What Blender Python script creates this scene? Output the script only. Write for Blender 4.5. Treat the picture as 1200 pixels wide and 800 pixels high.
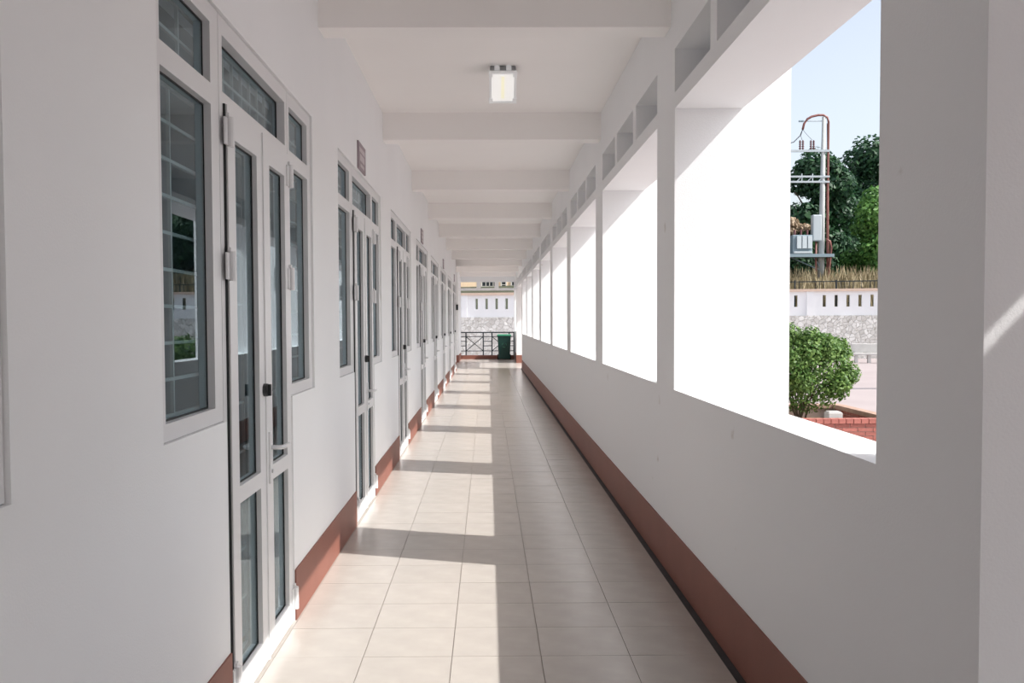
import bpy, bmesh, math, random
from mathutils import Vector, Matrix
random.seed(7)
scene = bpy.context.scene
for o in list(bpy.data.objects): bpy.data.objects.remove(o)
COL = scene.collection
R = math.radians

# ------------------------------------------------------------------ camera
F = 1110.0                       # focal length in pixels of the 1200 wide frame
VPX, VPY = 571.5, 376.0          # where the corridor's lines meet
PITCH, YAW, ROLL = R(2.2), R(0.4), R(0.25)
cam_data = bpy.data.cameras.new('camera')
cam = bpy.data.objects.new('camera', cam_data); COL.objects.link(cam)
cam_data.sensor_width = 36.0; cam_data.lens = F / 1200 * 36
cam_data.clip_start = 0.05; cam_data.clip_end = 500
M_cam = Matrix.Rotation(-YAW, 4, 'Z') @ Matrix.Rotation(R(90) - PITCH, 4, 'X') @ Matrix.Rotation(-ROLL, 4, 'Z')
cam.matrix_world = Matrix.Translation((0, 0, 1.5)) @ M_cam
d = M_cam.inverted().to_3x3() @ Vector((0, 1, 0))
vx0 = 600 + F * d.x / -d.z; vy0 = 400 - F * d.y / -d.z
cam_data.shift_x = (vx0 - VPX) / 1200; cam_data.shift_y = (VPY - vy0) / 1200
scene.camera = cam

# ------------------------------------------------------------------ sky, sun, exposure
world = bpy.data.worlds.new('world'); scene.world = world; world.use_nodes = True
nt = world.node_tree; nt.nodes.clear()
wo = nt.nodes.new('ShaderNodeOutputWorld'); bg = nt.nodes.new('ShaderNodeBackground')
sky = nt.nodes.new('ShaderNodeTexSky'); sky.sky_type = 'NISHITA'; sky.sun_disc = False
sky.sun_elevation = R(45); sky.sun_rotation = R(110.8); sky.altitude = 50; sky.air_density = 1.0; sky.dust_density = 3.0; sky.ozone_density = 1.0
hsv = nt.nodes.new('ShaderNodeHueSaturation'); hsv.inputs['Saturation'].default_value = .5
nt.links.new(sky.outputs[0], hsv.inputs['Color']); nt.links.new(hsv.outputs[0], bg.inputs[0]); bg.inputs[1].default_value = .225
nt.links.new(bg.outputs[0], wo.inputs[0])

SUN_DIR = Vector((-1, .325, -1.065)).normalized()      # the way the light travels
sd = bpy.data.lights.new('sun', 'SUN'); sd.energy = 5.3; sd.angle = R(.55); sd.color = (1.0, .97, .925)
sun = bpy.data.objects.new('sun', sd); COL.objects.link(sun); sun.location = (20, -5, 25)
sun.rotation_euler = SUN_DIR.to_track_quat('-Z', 'Y').to_euler()
vs = scene.view_settings
vs.view_transform = 'Standard'; vs.look = 'None'; vs.gamma = 1.0; vs.use_curve_mapping = False; vs.exposure = 0.2
try:
    scene.cycles.max_bounces = 14; scene.cycles.diffuse_bounces = 8; scene.cycles.transparent_max_bounces = 24
except Exception: pass

# ------------------------------------------------------------------ materials
MATS = {}
def lin(c):
    return tuple(((v/255)/12.92 if v/255 <= .04045 else (((v/255)+.055)/1.055)**2.4) for v in c)
def mat(name, col, rough=.6, var=.0, vscale=6.0, bump=0.0, bscale=200.0, metal=0.0, spec=.5, rnd=0.0, col2=None, c2scale=2.0, c2lo=.45, c2hi=.7, emit=None, es=0):
    m = bpy.data.materials.new(name); m.use_nodes = True; n = m.node_tree.nodes; l = m.node_tree.links
    b = n['Principled BSDF']; b.inputs['Roughness'].default_value = rough; b.inputs['Metallic'].default_value = metal
    b.inputs['Specular IOR Level'].default_value = spec
    tcn = n.new('ShaderNodeTexCoord')
    base = n.new('ShaderNodeRGB'); base.outputs[0].default_value = (*col, 1); out = base.outputs[0]
    if col2:
        nz = n.new('ShaderNodeTexNoise'); nz.inputs['Scale'].default_value = c2scale; nz.inputs['Detail'].default_value = 6
        l.new(tcn.outputs['Object'], nz.inputs['Vector'])
        mr = n.new('ShaderNodeMapRange'); mr.inputs[1].default_value = c2lo; mr.inputs[2].default_value = c2hi
        l.new(nz.outputs[0], mr.inputs[0])
        mx = n.new('ShaderNodeMix'); mx.data_type = 'RGBA'; mx.inputs[7].default_value = (*col2, 1)
        l.new(mr.outputs[0], mx.inputs[0]); l.new(out, mx.inputs[6]); out = mx.outputs[2]
    if var or rnd:
        hs = n.new('ShaderNodeHueSaturation'); val = None
        if var:
            nz = n.new('ShaderNodeTexNoise'); nz.inputs['Scale'].default_value = vscale; nz.inputs['Detail'].default_value = 5
            l.new(tcn.outputs['Object'], nz.inputs['Vector'])
            mr = n.new('ShaderNodeMapRange'); mr.inputs[1].default_value = .3; mr.inputs[2].default_value = .7
            mr.inputs[3].default_value = 1-var; mr.inputs[4].default_value = 1+var
            l.new(nz.outputs[0], mr.inputs[0]); val = mr.outputs[0]
        if rnd:
            oi = n.new('ShaderNodeObjectInfo'); m2 = n.new('ShaderNodeMapRange')
            m2.inputs[3].default_value = 1-rnd; m2.inputs[4].default_value = 1+rnd; l.new(oi.outputs['Random'], m2.inputs[0])
            if val:
                mu = n.new('ShaderNodeMath'); mu.operation = 'MULTIPLY'; l.new(val, mu.inputs[0]); l.new(m2.outputs[0], mu.inputs[1]); val = mu.outputs[0]
            else: val = m2.outputs[0]
        l.new(val, hs.inputs['Value']); l.new(out, hs.inputs['Color']); out = hs.outputs[0]
    l.new(out, b.inputs['Base Color'])
    if bump:
        nz = n.new('ShaderNodeTexNoise'); nz.inputs['Scale'].default_value = bscale; nz.inputs['Detail'].default_value = 3
        l.new(tcn.outputs['Object'], nz.inputs['Vector'])
        bp = n.new('ShaderNodeBump'); bp.inputs['Strength'].default_value = bump; bp.inputs['Distance'].default_value = .003
        l.new(nz.outputs[0], bp.inputs['Height']); l.new(bp.outputs[0], b.inputs['Normal'])
    if emit:
        b.inputs['Emission Color'].default_value = (*emit, 1); b.inputs['Emission Strength'].default_value = es
    MATS[name] = m
    return m
mat('wall', (.86, .872, .885), .75, var=.015, vscale=1.2, bump=.25, bscale=160, spec=.25)
mat('wall_smudged', (.86, .872, .885), .75, bump=.25, bscale=160, spec=.25, col2=(.60, .57, .54), c2scale=5.5, c2lo=.70, c2hi=.80)
mat('ceiling', (.92, .90, .885), .85, var=.012, vscale=1.0, bump=.2, bscale=120, spec=.2)
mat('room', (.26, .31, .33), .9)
mat('terracotta', lin((135, 86, 73)), .55, var=.08, vscale=3, bump=.15, bscale=90)
mat('tile', (.465, .43, .395), .20, var=.05, vscale=7, rnd=.025, spec=.42)
mat('grout', (.27, .24, .215), .9)
mat('channel', (.03, .028, .03), .7, var=.3, vscale=9)
mat('white_paint', (.74, .745, .76), .38, spec=.5)
mat('sealant', (.30, .29, .28), .9)
mat('gasket', (.015, .018, .02), .6)
mat('grille', (.36, .38, .38), .5)
mat('chrome', (.72, .73, .75), .28, metal=.6)
mat('black_plastic', (.02, .022, .024), .4)
mat('plate', lin((146, 131, 138)), .5)
mat('plate_text', lin((192, 182, 186)), .5)
mat('bin_green', (.003, .042, .034), .38)
mat('bin_lid', (.03, .20, .11), .4)
mat('rubber', (.02, .02, .02), .8)
mat('iron', (.018, .026, .032), .45)
mat('pavement', lin((158, 147, 146)), .85, var=.06, vscale=.6, bump=.2, bscale=20)
mat('stripe', (.16, .15, .16), .8)
mat('parapet', (.86, .87, .88), .8, var=.03, vscale=.8)
mat('coping', lin((214, 190, 172)), .8, var=.05, vscale=1.5)
mat('brick', (.36, .125, .10), .85, var=.12, vscale=20, rnd=.12, bump=.4, bscale=60)
mat('mortar', (.45, .36, .32), .95)
mat('cap_rim', (.38, .25, .19), .85, var=.15, vscale=8)
mat('soil', (.16, .11, .065), .95, var=.3, vscale=8, bump=.6, bscale=25)
mat('concrete', (.52, .51, .49), .85, var=.08, vscale=4, bump=.3, bscale=60)
mat('pole_concrete', (.40, .42, .42), .85, var=.08, vscale=2)
mat('conduit', (.22, .085, .072), .55)
mat('steel', (.42, .47, .50), .45, metal=.3)
mat('transformer', (.20, .27, .31), .5)
mat('transformer_fin', (.48, .54, .57), .5)
mat('insulator', (.13, .045, .05), .3)
mat('cable', (.02, .02, .025), .6)
mat('hill', (.045, .052, .03), .95, var=.3, vscale=.8)
mat('house', lin((232, 205, 172)), .8, var=.03)
mat('house_trim', (.70, .66, .60), .8)
mat('house_roof', (.30, .12, .08), .8)
mat('house_glass', (.02, .025, .03), .12)
mat('bark', (.12, .085, .06), .9, var=.2, vscale=6)
mat('lamp_body', (.34, .35, .36), .45)
mat('lamp_trim', (.75, .76, .77), .4, emit=(1, 1, 1), es=.12)  # faint glow stands in for diffuser light caught by rim, clips and tabs
mat('lamp_diffuser', (.7, .7, .7), .3, emit=(1.0, .985, .95), es=.46)
mat('lamp_led', (.7, .7, .6), .4, emit=(1.0, .93, .62), es=.48)

def stone_mat():
    m = bpy.data.materials.new('rubble'); m.use_nodes = True; n = m.node_tree.nodes; l = m.node_tree.links
    b = n['Principled BSDF']; b.inputs['Roughness'].default_value = .9
    t = n.new('ShaderNodeTexCoord')
    v = n.new('ShaderNodeTexVoronoi'); v.inputs['Scale'].default_value = 4.6
    v2 = n.new('ShaderNodeTexVoronoi'); v2.feature = 'DISTANCE_TO_EDGE'; v2.inputs['Scale'].default_value = 4.6
    nz = n.new('ShaderNodeTexNoise'); nz.inputs['Scale'].default_value = 9; nz.inputs['Detail'].default_value = 6
    for k in (v, v2, nz): l.new(t.outputs['Object'], k.inputs['Vector'])
    cr = n.new('ShaderNodeValToRGB'); el = cr.color_ramp.elements
    el[0].position = .0; el[0].color = (.58, .56, .53, 1); el[1].position = 1; el[1].color = (.86, .85, .82, 1)
    sp = n.new('ShaderNodeSeparateColor'); l.new(v.outputs['Color'], sp.inputs[0]); l.new(sp.outputs[0], cr.inputs[0])
    mr = n.new('ShaderNodeMapRange'); mr.inputs[1].default_value = .0; mr.inputs[2].default_value = .06; l.new(v2.outputs['Distance'], mr.inputs[0])
    mx = n.new('ShaderNodeMix'); mx.data_type = 'RGBA'; mx.inputs[6].default_value = (.72, .70, .66, 1)
    l.new(mr.outputs[0], mx.inputs[0]); l.new(cr.outputs[0], mx.inputs[7])
    m3 = n.new('ShaderNodeMapRange'); m3.inputs[1].default_value = .56; m3.inputs[2].default_value = .70; l.new(nz.outputs[0], m3.inputs[0])
    mx2 = n.new('ShaderNodeMix'); mx2.data_type = 'RGBA'; mx2.inputs[7].default_value = (.40, .38, .32, 1)
    l.new(m3.outputs[0], mx2.inputs[0]); l.new(mx.outputs[2], mx2.inputs[6]); l.new(mx2.outputs[2], b.inputs['Base Color'])
    bp = n.new('ShaderNodeBump'); bp.inputs['Strength'].default_value = .8; bp.inputs['Distance'].default_value = .05
    l.new(mr.outputs[0], bp.inputs['Height']); l.new(bp.outputs[0], b.inputs['Normal']); MATS['rubble'] = m
stone_mat()
def leaf_mat(name, c1, c2, trans=.3):
    m = bpy.data.materials.new(name); m.use_nodes = True; n = m.node_tree.nodes; l = m.node_tree.links
    n.clear(); o = n.new('ShaderNodeOutputMaterial'); g = n.new('ShaderNodeNewGeometry')
    cr = n.new('ShaderNodeValToRGB'); cr.color_ramp.elements[0].color = (*c1, 1); cr.color_ramp.elements[1].color = (*c2, 1)
    l.new(g.outputs['Random Per Island'], cr.inputs[0])
    b = n.new('ShaderNodeBsdfPrincipled'); b.inputs['Roughness'].default_value = .5; b.inputs['Specular IOR Level'].default_value = .3
    tr = n.new('ShaderNodeBsdfTranslucent'); mx = n.new('ShaderNodeMixShader'); mx.inputs[0].default_value = trans
    l.new(cr.outputs[0], b.inputs['Base Color']); l.new(cr.outputs[0], tr.inputs[0])
    l.new(b.outputs[0], mx.inputs[1]); l.new(tr.outputs[0], mx.inputs[2]); l.new(mx.outputs[0], o.inputs[0]); MATS[name] = m
leaf_mat('leaf_shrub', (.045, .12, .022), (.19, .30, .08))
leaf_mat('leaf_dark', (.014, .05, .028), (.05, .125, .05))
leaf_mat('leaf_light', (.045, .14, .03), (.15, .30, .07))
leaf_mat('dry_grass', (.24, .20, .11), (.50, .42, .28), .2)
leaf_mat('dry_bloom', (.34, .25, .16), (.52, .41, .29), .2)
def glass_mat():
    m = bpy.data.materials.new('glass'); m.use_nodes = True; n = m.node_tree.nodes; l = m.node_tree.links; n.clear()
    o = n.new('ShaderNodeOutputMaterial'); t = n.new('ShaderNodeBsdfTransparent'); t.inputs[0].default_value = (.80, .88, .90, 1)
    g = n.new('ShaderNodeBsdfGlossy'); g.inputs['Roughness'].default_value = .0; g.inputs[0].default_value = (.80, .93, 1, 1)
    f = n.new('ShaderNodeFresnel'); f.inputs[0].default_value = 1.68
    gm = n.new('ShaderNodeNewGeometry'); ml = n.new('ShaderNodeMath'); ml.operation = 'MULTIPLY'; iv = n.new('ShaderNodeMath'); iv.operation = 'SUBTRACT'; iv.inputs[0].default_value = 1
    l.new(gm.outputs['Backfacing'], iv.inputs[1]); l.new(f.outputs[0], ml.inputs[0]); l.new(iv.outputs[0], ml.inputs[1])   # one reflecting face per pane
    mx = n.new('ShaderNodeMixShader'); l.new(ml.outputs[0], mx.inputs[0]); l.new(t.outputs[0], mx.inputs[1]); l.new(g.outputs[0], mx.inputs[2])
    l.new(mx.outputs[0], o.inputs[0]); MATS['glass'] = m
glass_mat()

# ------------------------------------------------------------------ helpers
class MB:
    """collects simple solids into one mesh"""
    def __init__(s): s.v = []; s.f = []
    def box(s, x0, x1, y0, y1, z0, z1):
        i = len(s.v)
        s.v += [(x0,y0,z0),(x1,y0,z0),(x1,y1,z0),(x0,y1,z0),(x0,y0,z1),(x1,y0,z1),(x1,y1,z1),(x0,y1,z1)]
        s.f += [tuple(i+k for k in q) for q in ((0,3,2,1),(4,5,6,7),(0,1,5,4),(1,2,6,5),(2,3,7,6),(3,0,4,7))]
        return s
    def tube(s, pts, r, n=8, r2=None):
        pts = [Vector(p) for p in pts]; i0 = len(s.v); m = len(pts)
        for k, p in enumerate(pts):
            t = (pts[min(k+1, m-1)] - pts[max(k-1, 0)]).normalized()
            u = t.cross(Vector((0, 0, 1))) if abs(t.z) < .9 else t.cross(Vector((0, 1, 0)))
            u.normalize(); w = t.cross(u)
            rr = r if r2 is None else r + (r2 - r) * k / (m - 1)
            for a in range(n):
                an = 2*math.pi*a/n; s.v.append(tuple(p + u*math.cos(an)*rr + w*math.sin(an)*rr))
        for k in range(m-1):
            for a in range(n):
                b = (a+1) % n
                s.f.append((i0+k*n+a, i0+k*n+b, i0+(k+1)*n+b, i0+(k+1)*n+a))
        s.f.append(tuple(i0+a for a in range(n))[::-1]); s.f.append(tuple(i0+(m-1)*n+a for a in range(n)))
        return s
    def prism(s, outline, axis, a0, a1):
        """outline: 2D points; extruded along axis 0/1/2"""
        i = len(s.v); n = len(outline)
        for a in (a0, a1):
            for (p, q) in outline:
                s.v.append((a, p, q) if axis == 0 else (p, a, q) if axis == 1 else (p, q, a))
        s.f.append(tuple(range(i, i+n))); s.f.append(tuple(range(i+2*n-1, i+n-1, -1)))
        for k in range(n):
            j = (k+1) % n; s.f.append((i+k, i+n+k, i+n+j, i+j))
        return s
    def mesh(s, name):
        me = bpy.data.meshes.new(name); me.from_pydata(s.v, [], s.f); me.update()
        bm = bmesh.new(); bm.from_mesh(me); bmesh.ops.recalc_face_normals(bm, faces=bm.faces); bm.to_mesh(me); bm.free()
        return me
    def build(s, name, m, parent=None, bevel=0, smooth=False, loc=None):
        return link(name, s.mesh(name), m, parent, bevel, smooth, loc)
def link(name, me, m, parent=None, bevel=0, smooth=False, loc=None):
    if m and not me.materials: me.materials.append(MATS[m])
    o = bpy.data.objects.new(name, me); COL.objects.link(o)
    if parent: o.parent = parent
    if loc: o.location = loc
    if bevel:
        b = o.modifiers.new('bevel', 'BEVEL'); b.width = bevel; b.segments = 2; b.limit_method = 'ANGLE'
    if smooth:
        for p in me.polygons: p.use_smooth = True
    return o
def tag(o, label=None, cat=None, group=None, kind=None):
    if label: o['label'] = label
    if cat: o['category'] = cat
    if group: o['group'] = group
    if kind: o['kind'] = kind
    return o
def empty(name, loc=(0, 0, 0), rz=0):
    o = bpy.data.objects.new(name, None); COL.objects.link(o); o.location = loc; o.rotation_euler.z = rz; o.empty_display_size = .1
    return o
def copy_tree(o, parent=None):
    c = o.copy(); COL.objects.link(c); c.parent = parent
    for ch in list(KIDS.get(o.name, [])) or [x for x in bpy.data.objects if x.parent == o]: copy_tree(ch, c)
    return c
KIDS = {}
def box(*a): return MB().box(*a)
def S(o, label, cat): return tag(o, label, cat, kind='structure')

# ------------------------------------------------------------------ the corridor's measures
P = 3.4                          # bay
XL, XR = -.975, 1.072            # inner faces of the two long walls
SILL, LINTEL, VENT0, VENT1 = 1.10, 2.705, 2.795, 3.04
BEAMB, CEIL = 3.20, 3.45
XS, XO, XF = 1.27, 1.46, 1.735   # outer faces: parapet, sunshade slab, fins
O0, O1 = 2.60, 5.44              # first open bay along the corridor
Y0, YEND = -11.6, 37.6
WEND = 29.75                     # where the long parapet stops

# ---- floor: slab with single tiles
fl = box(-1.30, XS, Y0, YEND, -.45, -.004).build('floor', 'grout')
S(fl, 'glossy beige tiled corridor floor with sunlit patches', 'floor')
T = .398; TX = [.232 + T*k for k in range(-3, 3)]; TY0 = 4.19 - T*5
g = .0016
tile_me = box(g, T-g, g, T-g, -.008, 0).mesh('tile'); tile_me.materials.append(MATS['tile'])
for r in range(58):
    for c in range(5):
        link('tile', tile_me, None, fl, loc=(TX[c], TY0 + r*T, random.uniform(-.0004, .0004)))
rest = MB()
nrow = int((YEND - Y0)/T) + 2
r0 = -int((TY0 - Y0)/T) - 1
for r in range(r0, r0 + nrow):
    y0, y1 = max(Y0, TY0 + r*T + g), min(YEND, TY0 + (r+1)*T - g)
    if y1 - y0 < .01: continue
    if TY0 + r*T > WEND: rest.box(TX[5] + g, XS - .06, y0, y1, -.008, 0)
    rest.box(-1.28 if TY0 + r*T > 29.3 else -1.0, TX[0] - g, y0, y1, -.008, 0)
    if not (0 <= r < 58):
        for c in range(5): rest.box(TX[c] + g, TX[c+1] - g, y0, y1, -.008, 0)
box(TX[5] + g, XR, Y0, WEND, -.006, -.002).build('edge_channel', 'channel', fl)
tag(rest.build('edge_tiles', 'tile', fl), kind='stuff')

# ---- ceiling with beams
ce = box(-1.30, 2.10, Y0, YEND + .2, CEIL, CEIL + .2).build('ceiling', 'ceiling')
S(ce, 'white painted corridor ceiling crossed by concrete beams', 'ceiling')
for k in range(-5, 10):
    y = 5.56 + P*k
    if y < 30.5: box(XL, XR, y, y + .20, BEAMB, CEIL).build('beam', 'ceiling', ce)
    else: box(-1.25, 1.2, y, y + .20, BEAMB, CEIL).build('beam', 'ceiling', ce)

# ---- right wall: upper band, pillars (fins), parapets, sunshade slabs, vent dividers
wr = box(XR, XO, Y0, YEND, VENT1, CEIL).build('wall_right', 'wall')
S(wr, 'white right-hand wall of deep pillars, parapet and square vent holes', 'wall')
def pillar(y0, y1): box(XR, XF, y0, y1, -.45, VENT1).build('pillar', 'wall_smudged', wr)
def bay(y0, y1, parapet=True):
    if parapet: box(XR, XS, y0, y1, -.45, SILL).build('parapet', 'wall_smudged', wr)
    box(XR, XO, y0, y1, LINTEL, VENT0).build('sunshade_slab', 'wall', wr)
    box(XO - .06, XO, y0, y1, VENT0, VENT1).build('vent_back', 'wall', wr)
    w = (y1 - y0 - 2*.13)/3
    for i in (1, 2):
        a = y0 + i*w + (i-1)*.13
        box(XR, XO - .06, a, a + .13, VENT0, VENT1).build('vent_divider', 'wall', wr)
for k in range(0, 8): bay(O0 + P*k, O1 + P*k)
for k in range(-4, 8): pillar(O1 + P*k, O0 + P*(k+1))
for k in (-4, -3, -2): bay(O0 + P*k, O1 + P*k)
# the exit bay beside the camera: open, under a porch slab with a gap to an added unseen roof for a sun streak
ya, yb = O0 - P, O1 - P
bay(ya, yb, False)
box(XO, 2.24, ya - .2, yb + .05, LINTEL, VENT0).build('porch_slab', 'wall', wr)
wk = empty('shading_roof', (2.36, ya, -.45)); tag(wk, 'added flat white roof on posts, out of view, shading the exit', 'roof')  # unseen roof added to cut the sun to a streak and block sky light
box(0, 7, -5, yb - ya, LINTEL + .45, VENT0 + .45).build('slab', 'wall', wk)
for x in (.6, 5.6):
    for y in (-4.6, -1, 2.5): box(x - .08, x + .08, y - .08, y + .08, 0, LINTEL + .45).build('post', 'wall', wk)
# the exit bay (porch slab) and the last bay
bay(WEND, 33.8, False)
box(XO, 2.26, WEND - .25, 33.9, LINTEL, VENT0).build('porch_slab', 'wall', wr)
box(1.03, XF, 33.8, 34.3, -.45, CEIL).build('pillar', 'wall', wr)
bay(34.3, 37.15)
box(1.045, XF, 37.15, YEND, -.45, CEIL).build('pillar', 'wall', wr)

# ---- end of the corridor
we = box(-1.30, 1.045, YEND - .28, YEND, VENT1, CEIL).build('wall_end', 'wall')
S(we, 'white end wall with three square vents above the iron railing', 'wall')
box(-1.06, 1.045, YEND - .28, YEND, LINTEL, VENT0).build('sunshade_slab', 'wall', we)
for a in (-.43, .28): box(a, a + .16, YEND - .28, YEND, VENT0, VENT1).build('vent_divider', 'wall', we)
box(-1.06, 1.045, YEND - .30, YEND, 0, .15).build('kerb', 'terracotta', we)

# ---- left wall
wl = empty('wall_left'); S(wl, 'white left-hand wall with a row of glazed doors and windows', 'wall')
XB = XL - .2
G0, GW = 2.84, 2.49              # first door-and-window group
WB, WT = 1.13, 2.64
DA, DB = .69, 1.88               # the door's stretch inside its group
K0, K1 = -1, 7
box(XB, XL, Y0, 29.3, WT, CEIL).build('upper_wall', 'wall', wl)
ys = Y0
for k in range(K0, K1 + 1):
    g0 = G0 + P*k
    if g0 > ys: box(XB, XL, ys, g0, 0, WT).build('pier', 'wall', wl)
    a = max(g0, Y0)
    if g0 + DA > a: box(XB, XL, a, g0 + DA, 0, WB).build('sill_wall', 'wall', wl)
    box(XB, XL, g0 + DB, g0 + GW, 0, WB).build('sill_wall', 'wall', wl)
    ys = g0 + GW
box(XB, XL, ys, 29.3, 0, WT).build('pier', 'wall', wl)
box(-1.40, -1.25, 29.3, 34.3, 0, CEIL).build('hall_wall', 'wall', wl)
box(-1.40, XL, 29.1, 29.3, 0, CEIL).build('hall_wall', 'wall', wl)
box(-1.40, -1.06, 34.3, YEND, 0, CEIL).build('pier', 'wall', wl)
# ---- wall behind the camera is open; rooms behind the left wall
rm = empty('wall_rooms'); S(rm, 'dim classroom walls seen through the dark glass', 'wall')
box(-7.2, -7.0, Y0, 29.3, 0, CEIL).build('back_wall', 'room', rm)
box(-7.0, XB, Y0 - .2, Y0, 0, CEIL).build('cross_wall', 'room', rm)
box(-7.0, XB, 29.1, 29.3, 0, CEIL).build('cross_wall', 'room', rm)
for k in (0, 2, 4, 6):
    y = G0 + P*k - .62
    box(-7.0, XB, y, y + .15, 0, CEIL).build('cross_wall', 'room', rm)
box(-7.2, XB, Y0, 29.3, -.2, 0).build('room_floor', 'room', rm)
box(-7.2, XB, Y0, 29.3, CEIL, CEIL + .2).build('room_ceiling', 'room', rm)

# ---- skirting
bl = empty('baseboard_left'); S(bl, 'terracotta painted skirting between the doors', 'skirting')
ys = Y0
for k in range(K0, K1 + 1):
    a = G0 + P*k + DA
    if a > ys: box(XL, XL + .008, ys, a, 0, .255).build('skirting_board', 'terracotta', bl)
    ys = G0 + P*k + DB
box(XL, XL + .008, ys, 29.308, 0, .255).build('skirting_board', 'terracotta', bl)
box(-1.25, -1.06, 34.292, 34.3, 0, .27).build('skirting_board', 'terracotta', bl)
box(-1.06, -1.052, 34.292, YEND - .3, 0, .27).build('skirting_board', 'terracotta', bl)
br = empty('baseboard_right'); S(br, 'dark terracotta painted skirting along the parapet wall', 'skirting')
box(XR - .008, XR, O1 - P, WEND, 0, .28).build('skirting_board', 'terracotta', br)
box(XR - .008, XR + .10, WEND, WEND + .008, 0, .28).build('skirting_board', 'terracotta', br)
box(1.022, 1.03, 33.792, 34.3, 0, .28).build('skirting_board', 'terracotta', br)
box(1.03, 1.30, 33.792, 33.8, 0, .28).build('skirting_board', 'terracotta', br)
box(XR - .008, XR, 34.3, 37.15, 0, .28).build('skirting_board', 'terracotta', br)

# ------------------------------------------------------------------ doors and windows
FX0, FX1 = XL - .07, XL - .012   # frame depth
def frame_ring(mb, y0, y1, z0, z1, wy0, wy1, wz0, wz1, xa=FX0, xb=FX1):
    mb.box(xa, xb, y0, y0 + wy0, z0, z1); mb.box(xa, xb, y1 - wy1, y1, z0, z1)
    mb.box(xa, xb, y0 + wy0, y1 - wy1, z0, z0 + wz0); mb.box(xa, xb, y0 + wy0, y1 - wy1, z1 - wz1, z1)
def pane(parent, y0, y1, z0, z1, x=XL - .042):
    p = box(x - .005, x, y0, y1, z0, z1).build('pane', 'glass', parent)
    gk = MB(); frame_ring(gk, y0, y1, z0, z1, .006, .006, .006, .006, x, x + .004); gk.build('gasket', 'gasket', parent)
    return p
def grille(parent, y0, y1, z0, z1, dz=.125, nv=2, x=XL - .085):
    mb = MB(); n = max(1, round((z1 - z0)/dz)); t = .0055
    for i in range(n + 1):
        z = z0 + (z1 - z0)*i/n; mb.box(x - t, x + t, y0, y1, z - t, z + t)
    for i in range(nv + 1):
        y = y0 + (y1 - y0)*i/nv; mb.box(x - t, x + t, y - t, y + t, z0, z1)
    return mb.build('grille', 'grille', parent)
def window(name, y0, y1, k, near):
    w = empty(name)
    mb = MB(); q = .003
    j0, j1 = (.055, .10) if near else (.045, .09)
    frame_ring(mb, y0 + q, y1 - q, WB + q, WT - q, j0, j1, .055, .065)
    mb.box(FX0, FX1, y0 + j0, y1 - j1, 2.28, 2.355)
    mb.build('frame', 'white_paint', w)
    sl = MB(); frame_ring(sl, y0 - .004, y1 + .004, WB - .004, WT + .004, .009, .009, .009, .009, XL - .06, XL - .016); sl.build('sealant', 'sealant', w)
    pane(w, y0 + j0, y1 - j1, WB + .058, 2.28); pane(w, y0 + j0, y1 - j1, 2.355, WT - .068)
    grille(w, y0 + .03, y1 - .03, WB + .06, 2.28); grille(w, y0 + .03, y1 - .03, 2.35, WT - .06, .11, 3)
    return w
def leaf(parent, y0, y1, s0, s1, hinge_y, handle):
    xa, xb = XL - .052, XL + .002
    lf = MB(); z0, z1 = .012, 2.316
    lf.box(xa, xb, y0, y0 + s0, z0, z1); lf.box(xa, xb, y1 - s1, y1, z0, z1)
    for (a, b) in ((z0, .116), (.79, .857), (2.20, z1)): lf.box(xa, xb, y0 + s0, y1 - s1, a, b)
    l = lf.build('leaf', 'white_paint', parent)
    px = XL - .022
    pane(l, y0 + s0, y1 - s1, .116, .79, px); pane(l, y0 + s0, y1 - s1, .857, 2.20, px)
    grille(l, y0 + s0 - .02, y1 - s1 + .02, .12, 2.2, .2, 1, XL - .075)
    for z in (.13, 1.71, 2.21):
        h = MB(); h.tube([(xb + .014, hinge_y, z - .055), (xb + .014, hinge_y, z + .055)], .013, 10)
        h.box(xb, xb + .007, hinge_y - .045, hinge_y + .045, z - .05, z + .05)
        h.box(xb, xb + .012, hinge_y - .012, hinge_y + .012, z + .055, z + .07)
        h.build('hinge', 'white_paint', l)
    if handle:
        hp = MB(); yc = y0 + .045
        hp.box(xb, xb + .012, yc - .018, yc + .018, .785, 1.015); hp.build('handle_plate', 'white_paint', l, bevel=.003)
        lv = MB(); lv.tube([(xb + .01, yc, .945), (xb + .055, yc, .945), (xb + .062, yc + .02, .945), (xb + .062, yc + .13, .942)], .010, 8); lv.build('lever', 'chrome', l, smooth=True)
        ky = MB(); ky.tube([(xb + .012, yc, .84), (xb + .02, yc, .84)], .009, 10); ky.build('key_cylinder', 'chrome', l)
    else:
        lk = MB(); yc = y1 - .03
        lk.tube([(xb, yc, 1.205), (xb + .018, yc, 1.205)], .028, 14); lk.box(xb + .016, xb + .032, yc - .008, yc + .008, 1.18, 1.23)
        lk.build('latch', 'black_plastic', l)
        tag(bpy.data.objects[COL.objects[-1].name], None)
        box(xb, xb + .006, y1 - .012, y1 + .014, .012, 2.316).build('meeting_strip', 'white_paint', l)
    return l
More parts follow.
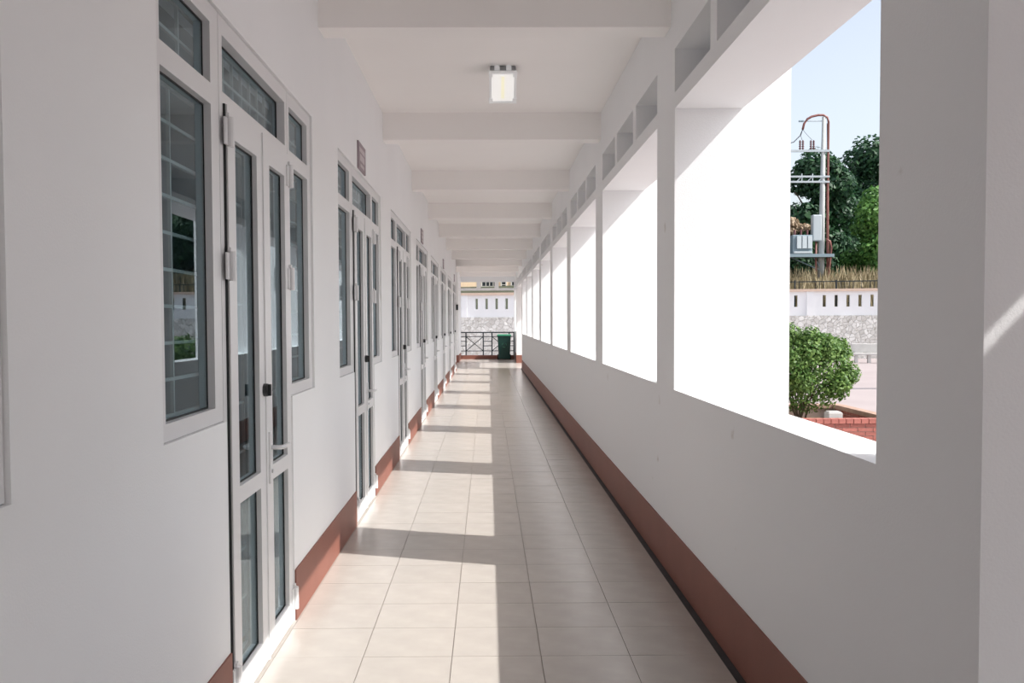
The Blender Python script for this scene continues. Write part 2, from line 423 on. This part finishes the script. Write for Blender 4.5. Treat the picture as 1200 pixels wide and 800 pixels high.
def door(name, g0):
    dd = empty(name); q = .003
    a, b = g0 + DA, g0 + DB
    mb = MB()
    mb.box(FX0, FX1, a + q, a + .05, 0, WT - q); mb.box(FX0, FX1, b - .05, b - q, 0, WT - q)
    mb.box(FX0, FX1, a + .05, b - .05, 2.318, 2.36); mb.box(FX0, FX1, a + .05, b - .05, 2.57, WT - q)
    mb.build('frame', 'white_paint', dd)
    sl = MB(); sl.box(XL - .06, XL - .016, a - .004, b + .004, WT - .006, WT + .004)
    for yy in (a, b): sl.box(XL - .06, XL - .014, yy - .004, yy + .004, 0, WT)
    sl.build('sealant', 'sealant', dd)
    pane(dd, a + .05, b - .05, 2.36, 2.57, XL - .055); grille(dd, a + .03, b - .03, 2.36, 2.57, .11, 8)
    box(XL - .06, XL - .004, a + .0505, a + .0595, 0, 2.317).build('gap_shade_strip', 'gasket', dd)  # black strip paints in the shade of the gap at the hinge edge
    leaf(dd, a + .060, a + .612, .105, .105, a + .052, False)
    leaf(dd, a + .614, b - .053, .125, .085, b - .050, True)
    return dd
ORD = ['first', 'second', 'third', 'fourth', 'fifth', 'sixth', 'seventh', 'eighth', 'ninth']
proto = {}
wn = 0; dn = 0
EPS = P
def all_kids(o): return [x for x in COL.objects if x.parent == o]
def clone(o, name, dy):
    c = o.copy(); COL.objects.link(c); c.name = name; c.location.y += dy
    for ch in KIDS[o.name]:
        d1 = ch.copy(); COL.objects.link(d1); d1.parent = c
        for gr in KIDS[ch.name]:
            d2 = gr.copy(); COL.objects.link(d2); d2.parent = d1
    return c
def note(o):
    ks = all_kids(o); KIDS[o.name] = ks
    for q in ks: note(q)
wA = window('window_1', G0, G0 + DA, 0, True)
dr = door('door_1', G0)
wBo = window('window_2', G0 + DB, G0 + GW, 0, False)
for q in (wA, dr, wBo): note(q)
units = []
for k in range(-1, K1 + 1):
    n = k + 1
    if k == 0: a, b, c = wA, dr, wBo
    elif k == -1:
        a = clone(wA, 'window_17', -P); b = clone(dr, 'door_9', -P); c = clone(wBo, 'window_18', -P)
    else:
        a = clone(wA, 'window_%d' % (2*k + 1), P*k); b = clone(dr, 'door_%d' % (k + 1), P*k); c = clone(wBo, 'window_%d' % (2*k + 2), P*k)
    o = ORD[K1 - k]
    sg = ' under a grey room plate' if k in (1, 3, 5, 7) else ''
    S(b, 'glazed white double door%s, %s door from the iron railing' % (sg, o), 'door')
    S(a, 'wider barred window beside the %s door from the iron railing' % o, 'window')
    S(c, 'narrower barred window beside the %s door from the iron railing' % o, 'window')

# ------------------------------------------------------------------ things in the corridor
# ceiling lamp: tilted bulkhead floodlight
lm = empty('ceiling_lamp', (.125, 7.40, CEIL)); tag(lm, 'square lit floodlight with a clear cover fixed to the ceiling', 'lamp')
brk = MB().box(-.07, .07, -.05, .05, -.012, 0).box(-.075, -.062, -.03, .03, -.13, 0).box(.062, .075, -.03, .03, -.13, 0); brk.build('bracket', 'lamp_body', lm)
tilt = Matrix.Translation((0, 0, -.125)) @ Matrix.Rotation(R(-42), 4, 'X')
def lamp_part(mb, name, m, bevel=0, parent=None):
    me = mb.mesh(name); me.transform(tilt); return link(name, me, m, parent or lm, bevel)
# local: lens faces -z, long side along y; +y end hangs down and away from the camera
lamp_part(box(-.100, .100, -.135, .135, -.02, .055), 'housing', 'lamp_body', .008)
rim = MB().box(-.105, -.085, -.14, .14, -.045, -.02).box(.085, .105, -.14, .14, -.045, -.02).box(-.085, .085, -.14, -.122, -.045, -.02).box(-.085, .085, .122, .14, -.045, -.02)
lamp_part(rim, 'rim', 'lamp_trim', .003)
df = lamp_part(box(-.085, .085, -.122, .122, -.040, -.022), 'diffuser', 'lamp_diffuser', .004)
lamp_part(box(-.014, .014, -.10, .10, -.0425, -.040), 'led_strip', 'lamp_led', 0, df)
for x in (-.092, .092):
    for y in (-.118, .118): lamp_part(box(x - .016, x + .016, y - .02, y + .02, -.052, -.02), 'clip', 'lamp_trim', .003)
for x in (-.045, .045): lamp_part(box(x - .02, x + .02, -.15, -.13, -.012, .05), 'mount_tab', 'lamp_trim', .002)

# room plates
for i, k in enumerate((1, 3, 5, 7)):
    y = 3.72 + P*k + (.05 if k == 1 else 0); r = empty('room_plate', (XL, y, 2.655))
    tag(r, 'grey room plate above the %s door from the iron railing' % ORD[K1 - k], 'sign', 'room plates over the doors')
    box(0, .012, 0, .41, 0, .205).build('plate', 'plate', r)
    for (z0, z1, a, b) in ((.135, .17, .05, .36), (.07, .12, .08, .34), (.025, .05, .10, .32)):
        box(.012, .0128, a, b, z0, z1).build('lettering_row', 'plate_text', r)
# wall box on the pier
sb = empty('wall_box', (-1.135, 34.3, 2.0)); tag(sb, 'small black box on the pier beside the iron railing', 'box')
box(-.07, .07, -.09, 0, -.10, .10).build('case', 'black_plastic', sb, bevel=.006); box(-.05, .05, -.096, -.09, -.07, .06).build('cover', 'iron', sb)

# railing
rl = empty('iron_railing', (0, YEND - .15, .15)); tag(rl, 'black iron railing with crossed panels on the terracotta kerb', 'railing')
XA, XZ = -1.06, 1.045
s = (XZ - XA)/825.0
px = lambda v: XA + (v - 80)*s
zt, z2, z3, z4, zb = .90, .735, .55, .37, .17
def bar(name, a, b, t=.016):
    mb = MB(); mb.tube([a, b], t, 6); return mb.build(name, 'iron', rl)
box(XA, XZ, -.03, .03, zt - .022, zt + .022).build('top_rail', 'iron', rl)
for z in (z2, zb): bar('rail', (XA, 0, z), (XZ, 0, z), .017)
posts = [px(v) for v in (158, 425, 560, 827)] + [XZ - .012]
for x in posts: box(x - .024, x + .024, -.024, .024, 0, zt).build('post', 'iron', rl)
for (a, b) in ((XA, posts[0]), (posts[1], posts[2]), (posts[3], XZ)):
    for z in (z3, z4): bar('rung', (a, 0, z), (b, 0, z), .017)
for (a, b) in ((posts[0], posts[1]), (posts[2], posts[3])):
    bar('diagonal', (a, 0, z2), (b, 0, zb), .017); bar('diagonal', (a, 0, zb), (b, 0, z2), .017)

# wheelie bin
bn = empty('wheelie_bin', (.635, 36.80, 0)); tag(bn, 'dark green wheelie bin with lighter lid beside the iron railing', 'bin')
def taper(w0, d0, w1, d1, z0, z1, yo=0):
    m = MB(); i = 0
    m.v = [(-w0, -d0, z0), (w0, -d0, z0), (w0, d0, z0), (-w0, d0, z0), (-w1, -d1 + yo, z1), (w1, -d1 + yo, z1), (w1, d1 + yo, z1), (-w1, d1 + yo, z1)]
    m.f = [(0,3,2,1),(4,5,6,7),(0,1,5,4),(1,2,6,5),(2,3,7,6),(3,0,4,7)]; return m
bd = taper(.215, .22, .255, .27, .03, .90).build('body', 'bin_green', bn, bevel=.03)
taper(.275, .29, .275, .29, .885, .93).build('collar', 'bin_green', bn, bevel=.01)
ld = taper(.285, .30, .245, .25, .93, .985).build('lid', 'bin_lid', bn, bevel=.02)
for x in (-.12, .12): box(x - .015, x + .015, .29, .36, .86, .89).build('handle_arm', 'bin_green', bn)
MB().tube([(-.2, .35, .875), (.2, .35, .875)], .016, 8).build('handle_bar', 'bin_green', bn)
for x in (-.235, .235): MB().tube([(x - .025, .2, .10), (x + .025, .2, .10)], .10, 16).build('wheel', 'rubber', bn)
# pale recycling-arrow emblem on the front
for i in range(3):
    em = MB()
    a0 = R(90 + 120*i)
    pts = []
    for t in range(5):
        a = a0 + R(20 + 16*t); pts.append((.085*math.cos(a), .085*math.sin(a)))
    for (p, q) in zip(pts[:-1], pts[1:]):
        em.tube([(p[0], -.246 - .0, .57 + p[1]), (q[0], -.246, .57 + q[1])], .012, 5)
    em.build('emblem_arrow', 'bin_lid', bn)

# ------------------------------------------------------------------ the yard
gd = box(-60, 110, -40, 140, -.6, -.45).build('ground', 'pavement'); S(gd, 'pinkish grey paved school yard', 'pavement')
dn_ = box(1.9, 45, 26.4, 26.75, -.45, -.444).build('dark_strip', 'stripe'); tag(dn_, 'narrow dark strip across the pink pavement', 'stripe')  # plain dark strip laid on the pavement

# boundary wall: rubble retaining wall and slotted parapet; local x along, y behind
ANG = math.atan2(-4.5, 17.7)
bw = empty('wall_boundary', (0, 51.5, -.45), ANG); S(bw, 'white slotted yard wall on a rubble stone base', 'wall')
ZR = 2.15; ZP = 3.36            # local heights (ground is -.45)
UA, UB = -30.13, 49.07
box(UA, UB, 0, .6, 0, ZR).build('stone_base', 'rubble', bw)
B = 3.6; S0, S1 = ZR + .44, ZR + 1.02
n_b = int((UB - UA)/B)
for i in range(n_b + 1):
    u = -1.33 + B*(i - 8)
    box(u - .16, u + .16, .0, .42, ZR, ZP).build('pilaster', 'parapet', bw)
    if i == n_b: break
    a, b = u + .16, u + B - .16
    box(a, b, .08, .28, ZR, S0).build('panel_base', 'parapet', bw); box(a, b, .08, .28, S1, ZP).build('panel_head', 'parapet', bw)
    c = [u + B/2 + (j - 2)*.56 for j in range(5)]
    edges = [a] + [e_ for q in c for e_ in (q - .08, q + .08)] + [b]
    for j in range(0, len(edges), 2): box(edges[j], edges[j+1], .08, .28, S0, S1).build('panel_pier', 'parapet', bw)
box(UA, UB, -.05, .48, ZP, ZP + .12).build('coping', 'coping', bw)

# hillside behind the wall
def wpt(u, v, z): return Vector((u*math.cos(ANG) - v*math.sin(ANG), 51.5 + u*math.sin(ANG) + v*math.cos(ANG), z))
PROF = [(.5, 1.65), (2, 1.9), (5, 3.0), (10, 3.6), (22, 5.2), (60, 8.0), (85, 8.5)]
def hill_z(v):
    for (a, za), (b, zb_) in zip(PROF[:-1], PROF[1:]):
        if v <= b: return za + (zb_ - za)*max(0, v - a)/(b - a)
    return PROF[-1][1]
hm = bpy.data.meshes.new('hillside'); vv = []; ff = []
US = [UA + i*4 for i in range(int((UB - UA)/4) + 1)]
VS = [.5, 1, 2, 3.5, 5, 7, 10, 14, 18, 22, 30, 40, 60, 85]
for u in US:
    for v in VS:
        z = hill_z(v) + (random.uniform(-.12, .12) if v > 2 else 0); vv.append(tuple(wpt(u, v, z)))
nV = len(VS)
for i in range(len(US) - 1):
    for j in range(nV - 1): ff.append((i*nV + j, (i+1)*nV + j, (i+1)*nV + j + 1, i*nV + j + 1))
hm.from_pydata(vv, [], ff); hs_ = link('hillside', hm, 'hill', smooth=True); S(hs_, 'grassy hillside rising behind the boundary wall', 'hill')

# iron fence behind the coping
fn = empty('iron_fence', (0, 51.5, 1.66), ANG); tag(fn, 'dark iron fence between the slotted wall and the dry grass', 'fence')
for z in (1.35, 1.75): box(8, 30, .98, 1.03, z, z + .05).build('rail', 'iron', fn)
for i in range(12): box(8 + 2*i - .04, 8 + 2*i + .04, .96, 1.05, 0, 1.85).build('post', 'iron', fn)
pk = MB()
for i in range(110):
    if random.random() < .55: pk.box(8 + .2*i, 8.03 + .2*i, .99, 1.02, 0, 1.75)
tag(pk.build('pickets', 'iron', fn), kind='stuff')

# ---- foliage
def leaves_mesh(name, blobs, n, size, shape=.55, shell=.55, m=None):
    """blobs: (centre, radii); leaf quads over and inside each ellipsoid"""
    vv = []; ff = []
    tot = sum(r[0]*r[1] + r[1]*r[2] + r[0]*r[2] for c, r in blobs)
    for c, r in blobs:
        cnt = int(n*(r[0]*r[1] + r[1]*r[2] + r[0]*r[2])/tot)
        for _ in range(cnt):
            dv = Vector((random.gauss(0, 1), random.gauss(0, 1), random.gauss(0, 1))).normalized()
            rad = shell + (1 - shell)*random.random()**.5
            rad *= random.uniform(.93, 1.05)
            p = Vector((c[0] + dv.x*r[0]*rad, c[1] + dv.y*r[1]*rad, c[2] + dv.z*r[2]*rad))
            nn = (dv + Vector((random.uniform(-.8, .8), random.uniform(-.8, .8), random.uniform(-.3, .9)))).normalized()
            u = nn.orthogonal().normalized(); u = Matrix.Rotation(random.uniform(0, 6.28), 3, nn) @ u; w = nn.cross(u)
            sz = size*random.uniform(.6, 1.3); i = len(vv)
            vv += [tuple(p - u*sz), tuple(p + w*sz*shape - u*sz*.1), tuple(p + u*sz), tuple(p - w*sz*shape - u*sz*.1)]
            ff.append((i, i+1, i+2, i+3))
    me = bpy.data.meshes.new(name); me.from_pydata(vv, [], ff); me.update(); return me
def tree(label, x, y, z0, zt_, rad, m, n, size, cat='tree', group=None, low=.22):
    t = empty('tree', (x, y, z0)); tag(t, label, cat, group); h = zt_ - z0
    MB().tube([(0, 0, -.3), (.1, .05, h*.4), (.0, .0, h*.7)], .22, 8, .08).build('trunk', 'bark', t)
    for i in range(4):
        a = i*1.6 + random.random(); MB().tube([(.05, 0, h*(.25 + .08*i)), (rad*.5*math.cos(a), rad*.5*math.sin(a), h*(.5 + .08*i))], .09, 6, .03).build('branch', 'bark', t)
    blobs = []
    for i in range(26):
        f_ = random.random(); a = random.uniform(0, 6.28); zc = h*(low + (0.84 - low)*f_)
        env = math.sin(math.pi*min(1, .22 + .74*f_))**.6
        rr = rad*.62*env*random.random()**.5
        q = rad*random.uniform(.30, .46)
        blobs.append(((rr*math.cos(a), rr*math.sin(a), zc), (q, q, q*.9)))
    blobs.append(((0, 0, h - rad*.36), (rad*.38, rad*.38, rad*.38)))
    link('crown', leaves_mesh('crown', blobs, n, size, shell=.5), m, t)
    return t
GT = 'trees on the hillside'
tree('dark tree directly behind the concrete power pole', 20.8, 60.0, 3.9, 12.3, 3.5, 'leaf_dark', 18000, .17, low=.08)
tree('tallest dark tree, standing behind the bright green tree', 27.3, 68, 4.4, 14.6, 4.2, 'leaf_dark', 17000, .19, low=.08)
tree('bright green leafy tree in front of the tallest dark tree', 22.2, 54.5, 3.2, 9.1, 2.1, 'leaf_light', 12000, .13, low=.12)
for (x, y, zt_, r_, lb_) in ((7.9, 57, 7.6, 2.2, 'dark tree growing nearest the cream house'), (13.6, 60, 10.5, 3.3, 'broad dark tree between the cream house and the power pole'),
        (12.3, 68.5, 10.0, 3.1, 'dark back-row tree between the cream house and the power pole'), (19.5, 69, 11.5, 3.4, 'dark back-row tree behind the tree at the power pole'),
        (35, 59, 13, 3.9, 'dark tree farthest from the cream house, past the tallest tree')):
    tree(lb_, x, y, 4.2, zt_, r_, 'leaf_dark', 9000, .22, group=GT, low=.08)
b = empty('flowering_bush', (17.8, 54.6, 3.3)); tag(b, 'bush with dry beige plumes behind the transformer', 'bush')
MB().tube([(0, 0, -.3), (0, 0, 2)], .08, 6).build('stem', 'bark', b)
link('foliage', leaves_mesh('foliage', [((0, 0, 1.7), (1.1, .8, 1.7))], 1800, .13), 'leaf_dark', b)
link('plumes', leaves_mesh('plumes', [((-.6, -.4, 3.7), (.6, .5, .35)), ((.2, -.5, 3.45), (.5, .4, .22)), ((-.5, -.5, 3.2), (.4, .4, .22))], 900, .10), 'dry_bloom', b)

# dry grass strip
vv = []; ff = []
for _ in range(6000):
    u = random.uniform(8, 32); v = random.uniform(2.2, 7.0); p = wpt(u, v, hill_z(v) - .05)
    h = random.uniform(.5, 1.5)*(1.0 if v > 3 else .8); a = random.uniform(0, 6.28); w = random.uniform(.02, .05)
    dx, dy = math.cos(a)*w, math.sin(a)*w; lx, ly = random.uniform(-.35, .35), random.uniform(-.35, .35); i = len(vv)
    vv += [(p.x - dx, p.y - dy, p.z), (p.x + dx, p.y + dy, p.z), (p.x + lx*.4 + dx, p.y + ly*.4 + dy, p.z + h*.6), (p.x + lx, p.y + ly, p.z + h), (p.x + lx*.4 - dx, p.y + ly*.4 - dy, p.z + h*.6)]
    ff.append((i, i+1, i+2, i+3, i+4))
me = bpy.data.meshes.new('dry_grass'); me.from_pydata(vv, [], ff); go = link('dry_grass', me, 'dry_grass')
tag(go, 'tall dry yellow grass on the bank behind the fence', 'grass', kind='stuff')

# ---- power pole with its gear
PX, PY = 18.75, 53.0; PZ = hill_z(5.6) - .1
pp = empty('power_pole', (PX, PY, 0)); tag(pp, 'tall grey concrete power pole with crossarms and red conduits', 'power pole')
MB().tube([(-.12, 0, PZ - .5), (0, 0, 12.75)], .20, 14, .10).build('shaft', 'pole_concrete', pp, smooth=True)
def arc_pts():
    pts = [(.26, -.05, PZ), (.22, -.05, 8), (.24, -.05, 11.6), (.24, -.05, 12.45)]
    for t in range(1, 8):
        a = R(180*t/8); pts.append((-.15 + .39*math.cos(a) - .12*t/8, -.05, 12.5 + .33*math.sin(a)))
    pts += [(-.95, -.05, 12.55), (-1.12, -.05, 12.35), (-1.22, -.05, 12.08)]
    return pts
cpts = [(.26, -.05, PZ), (.22, -.05, 8), (.24, -.05, 11.6), (.24, -.05, 12.45), (.16, -.05, 12.72), (-.05, -.05, 12.84), (-.35, -.05, 12.84), (-.7, -.05, 12.76), (-.95, -.05, 12.62), (-1.12, -.05, 12.38), (-1.2, -.05, 12.05)]
MB().tube(cpts, .065, 8).build('conduit', 'conduit', pp, smooth=True)
MB().tube([(.36, .05, PZ), (.30, .02, 5.5), (.27, .02, 9), (.22, .05, 12.4)], .045, 8).build('conduit', 'conduit', pp, smooth=True)
MB().tube([(-.42, -.1, PZ), (-.42, -.1, 6.0)], .06, 8).build('conduit', 'conduit', pp, smooth=True)
MB().tube([(.1, -.25, 5.95), (.3, -.25, 5.85), (.40, -.2, 5.5), (.34, -.15, 4.6), (.16, -.12, PZ)], .06, 8).build('conduit', 'conduit', pp, smooth=True)
MB().tube([(-1.2, -.05, 12.05), (-1.35, -.05, 11.7), (-1.7, -.05, 11.35), (-2.2, -.05, 11.25)], .025, 6).build('wire', 'cable', pp)
MB().tube([(-1.2, -.05, 12.05), (-.95, -.05, 11.75), (-.65, -.05, 11.45)], .012, 5).build('wire', 'cable', pp)
MB().tube([(-1.2, -.05, 12.05), (-1.3, -.05, 11.7), (-1.22, -.05, 11.45)], .012, 5).build('wire', 'cable', pp)
box(-1.35, 0, -.03, .03, 12.50, 12.54).build('top_bar', 'steel', pp); box(-1.4, -1.15, -.06, .06, 12.48, 12.56).build('clamp', 'transformer', pp)
box(-2.6, .3, -.16, -.06, 10.80, 10.92).build('crossarm', 'steel', pp)
for z in (9.15, 9.44): box(-2.6, .3, -.16, -.08, z - .05, z + .05).build('crossarm', 'steel', pp)
for x in (-2.2, -1.55, -.95, -.35):
    MB().tube([(x, -.12, 9.15), (x + .28, -.12, 9.44)], .03, 5).build('lattice', 'steel', pp); MB().tube([(x + .3, -.12, 9.15), (x + .3, -.12, 9.6)], .03, 5).build('lattice', 'steel', pp)
for x in (-1.36, -1.2, -.76, -.6, -2.1):
    ins = MB(); ins.tube([(x, -.11, 10.92), (x, -.11, 11.45)], .035, 8)
    for j in range(4): ins.tube([(x, -.11, 10.97 + .12*j), (x, -.11, 11.02 + .12*j)], .07, 8)
    ins.build('insulator', 'insulator', pp)
box(-.72, -.22, -.45, -.05, 5.85, 7.3).build('switch_box', 'steel', pp, bevel=.05)
box(-2.4, .38, -.75, .1, 4.95, 5.12).build('platform', 'transformer', pp)
for x in (-1.9, -.55): MB().tube([(x, -.1, 5.0), (-.05, -.1, 4.2)], .035, 6).build('brace', 'transformer', pp)
tf = empty('transformer', (PX - 1.35, PY - .35, 5.12)); tag(tf, 'blue grey transformer with pale cooling fins on the pole platform', 'transformer')
box(-.55, .55, -.3, .3, 0, 1.05).build('tank', 'transformer', tf, bevel=.03)
for x in (-.22, .08, .38): box(x - .12, x + .12, -.42, -.3, .3, .98).build('fin', 'transformer_fin', tf)
box(-.5, .5, -.40, -.3, .04, .14).build('base_rail', 'transformer_fin', tf)
for x in (-.35, 0, .35): MB().tube([(x, 0, 1.05), (x, 0, 1.35)], .06, 8).build('bushing', 'insulator', tf)

# ---- brick planters with round shrubs
bricks = [box(.006, .234 - .006, 0, .11, .004, .059).mesh('brick'), box(0, .11, .006, .228, .004, .059).mesh('brick'), box(.005, .109, -.02, .15, .0, .07).mesh('brick'), box(-.02, .15, .005, .109, .0, .07).mesh('brick')]
for b_ in bricks: b_.materials.append(MATS['brick'])
def planter(x0, x1, y0, y1, label, detail=True):
    p = empty('brick_planter', (x0, y0, -.45)); tag(p, label, 'planter', 'brick planters in the yard'); w, l_ = x1 - x0, y1 - y0
    core = MB().box(.012, w - .012, .012, .10, 0, .385).box(.012, w - .012, l_ - .10, l_ - .012, 0, .385).box(.012, .10, .10, l_ - .10, 0, .385).box(w - .10, w - .012, .10, l_ - .10, 0, .385)
    core.build('mortar_core', 'mortar', p)
    box(.1, w - .1, .1, l_ - .1, 0, .22).build('soil', 'soil', p)
    for r in range(6):
        z = .003 + r*.063; off = .117*(r % 2)
        nx = int((w - off)/.234)
        for i in range(nx): link('brick', bricks[0], None, p, loc=(off + i*.234, 0, z))
        if detail:
            ny = int((l_ - .12 - off)/.234)
            for i in range(ny):
                link('brick', bricks[1], None, p, loc=(w - .11, .115 + off + i*.234, z))
    for i in range(int(w/.114)): link('cap_brick', bricks[2], None, p, loc=(i*.114, 0, .382))
    cap = MB(); cap.box(0, w, l_ - .15, l_ + .02, .382, .452); cap.box(-.02, .15, .16, l_ - .15, .382, .452); cap.box(w - .15, w + .02, .16, l_ - .15, .382, .452)
    cap.build('cap_rim', 'cap_rim', p)
    return p
def shrub(x, y, z, r, h, label, n, size):
    sh = empty('round_shrub', (x, y, z)); tag(sh, label, 'shrub', 'clipped round shrubs')
    for i in range(9):
        a = i*.7 + random.random()*.3; q = r*random.uniform(.3, .6)
        MB().tube([(random.uniform(-.05, .05), random.uniform(-.05, .05), -.05), (q*.4*math.cos(a), q*.4*math.sin(a), h*.3), (q*math.cos(a), q*math.sin(a), h*.62)], .018, 5, .007).build('stem', 'bark', sh)
    zc = h*.56
    blobs = [((0, 0, zc), (r*.95, r*.95, h*.43))]
    for i in range(46):
        dv = Vector((random.gauss(0, 1), random.gauss(0, 1), random.gauss(.25, 1))).normalized()
        if dv.z < -.55: continue
        q = r*random.uniform(.14, .26)
        blobs.append(((dv.x*r*.84, dv.y*r*.84, zc + dv.z*h*.38), (q, q, q)))
    link('foliage', leaves_mesh('foliage', blobs, n, size, shell=.35), 'leaf_shrub', sh)
    return sh
planter(3.0, 6.25, 14.2, 16.8, 'low red brick planter holding the large round shrub')
shrub(5.08, 15.35, -.23, .87, 1.60, 'large clipped round green shrub in the brick planter', 19000, .033)
lb = empty('concrete_block', (5.34, 14.55, -.23)); tag(lb, 'small pale concrete block beside the large round shrub', 'block')
box(-.11, .11, -.08, .12, 0, .30).build('block', 'concrete', lb, bevel=.012); box(-.09, .09, -.06, .10, .30, .315).build('cap', 'concrete', lb)
planter(3.0, 6.25, 21.0, 23.6, 'low red brick planter behind the one with the large shrub', False)
shrub(4.9, 22.2, -.23, .75, 1.45, 'clipped round shrub in the second brick planter', 6000, .045)
planter(3.0, 6.25, 28.4, 31.0, 'low red brick planter farthest from the large shrub', False)
shrub(4.9, 29.6, -.23, .75, 1.45, 'clipped round shrub in the farthest brick planter', 5000, .05)

# ---- benches below the boundary wall
def bench(x, y, label):
    b = empty('concrete_bench', (x, y, -.45), ANG); tag(b, label, 'bench', 'concrete benches by the yard wall')
    box(0, 1.5, -.25, .2, .36, .44).build('seat', 'concrete', b, bevel=.015)
    for u in (.18, .72, 1.26): box(u - .06, u + .06, -.18, .14, 0, .36).build('leg', 'concrete', b)
    box(0, 1.5, .16, .25, .46, .86).build('backrest', 'concrete', b, bevel=.02)
    for u in (.2, 1.3): box(u - .05, u + .05, .14, .2, .36, .6).build('back_post', 'concrete', b)
bench(16.35, 42.4, 'pale concrete bench below the stone wall near the round shrub')
bench(18.3, 41.9, 'pale concrete bench farther along the stone wall')

# ---- house seen past the end of the corridor
hx = empty('house', (0, 63, 3.6)); tag(hx, 'cream house with barred windows behind the end boundary wall', 'house')
box(-6, 6.5, 0, 6, -1.2, 5.5).build('wall', 'house', hx)
MB().prism([(-6.6, 5.5), (7.1, 5.5), (.25, 7.8)], 1, -.6, 6.6).build('roof', 'house_roof', hx)
def hwin(x0, x1, z0, z1, nb):
    w = box(x0, x1, -.02, .05, z0, z1).build('window', 'house_glass', hx)
    fr = MB(); fr.box(x0 - .08, x0, -.06, .0, z0 - .08, z1 + .08).box(x1, x1 + .08, -.06, .0, z0 - .08, z1 + .08).box(x0, x1, -.06, 0, z1, z1 + .08).box(x0, x1, -.10, 0, z0 - .1, z0); fr.build('window_frame', 'house_trim', w)
    gr = MB()
    for i in range(1, nb): gr.box(x0 + (x1 - x0)*i/nb - .02, x0 + (x1 - x0)*i/nb + .02, -.05, -.03, z0, z1)
    for i in range(1, 4): gr.box(x0, x1, -.05, -.03, z0 + (z1 - z0)*i/4 - .015, z0 + (z1 - z0)*i/4 + .015)
    gr.build('window_bars', 'house_trim', w)
hwin(-.35, .62, -.8, 1.2, 4); hwin(.95, 1.2, -.8, 1.4, 1); hwin(1.62, 2.3, -.8, 1.3, 2); hwin(-4.5, -3.2, -.6, 1.2, 4)
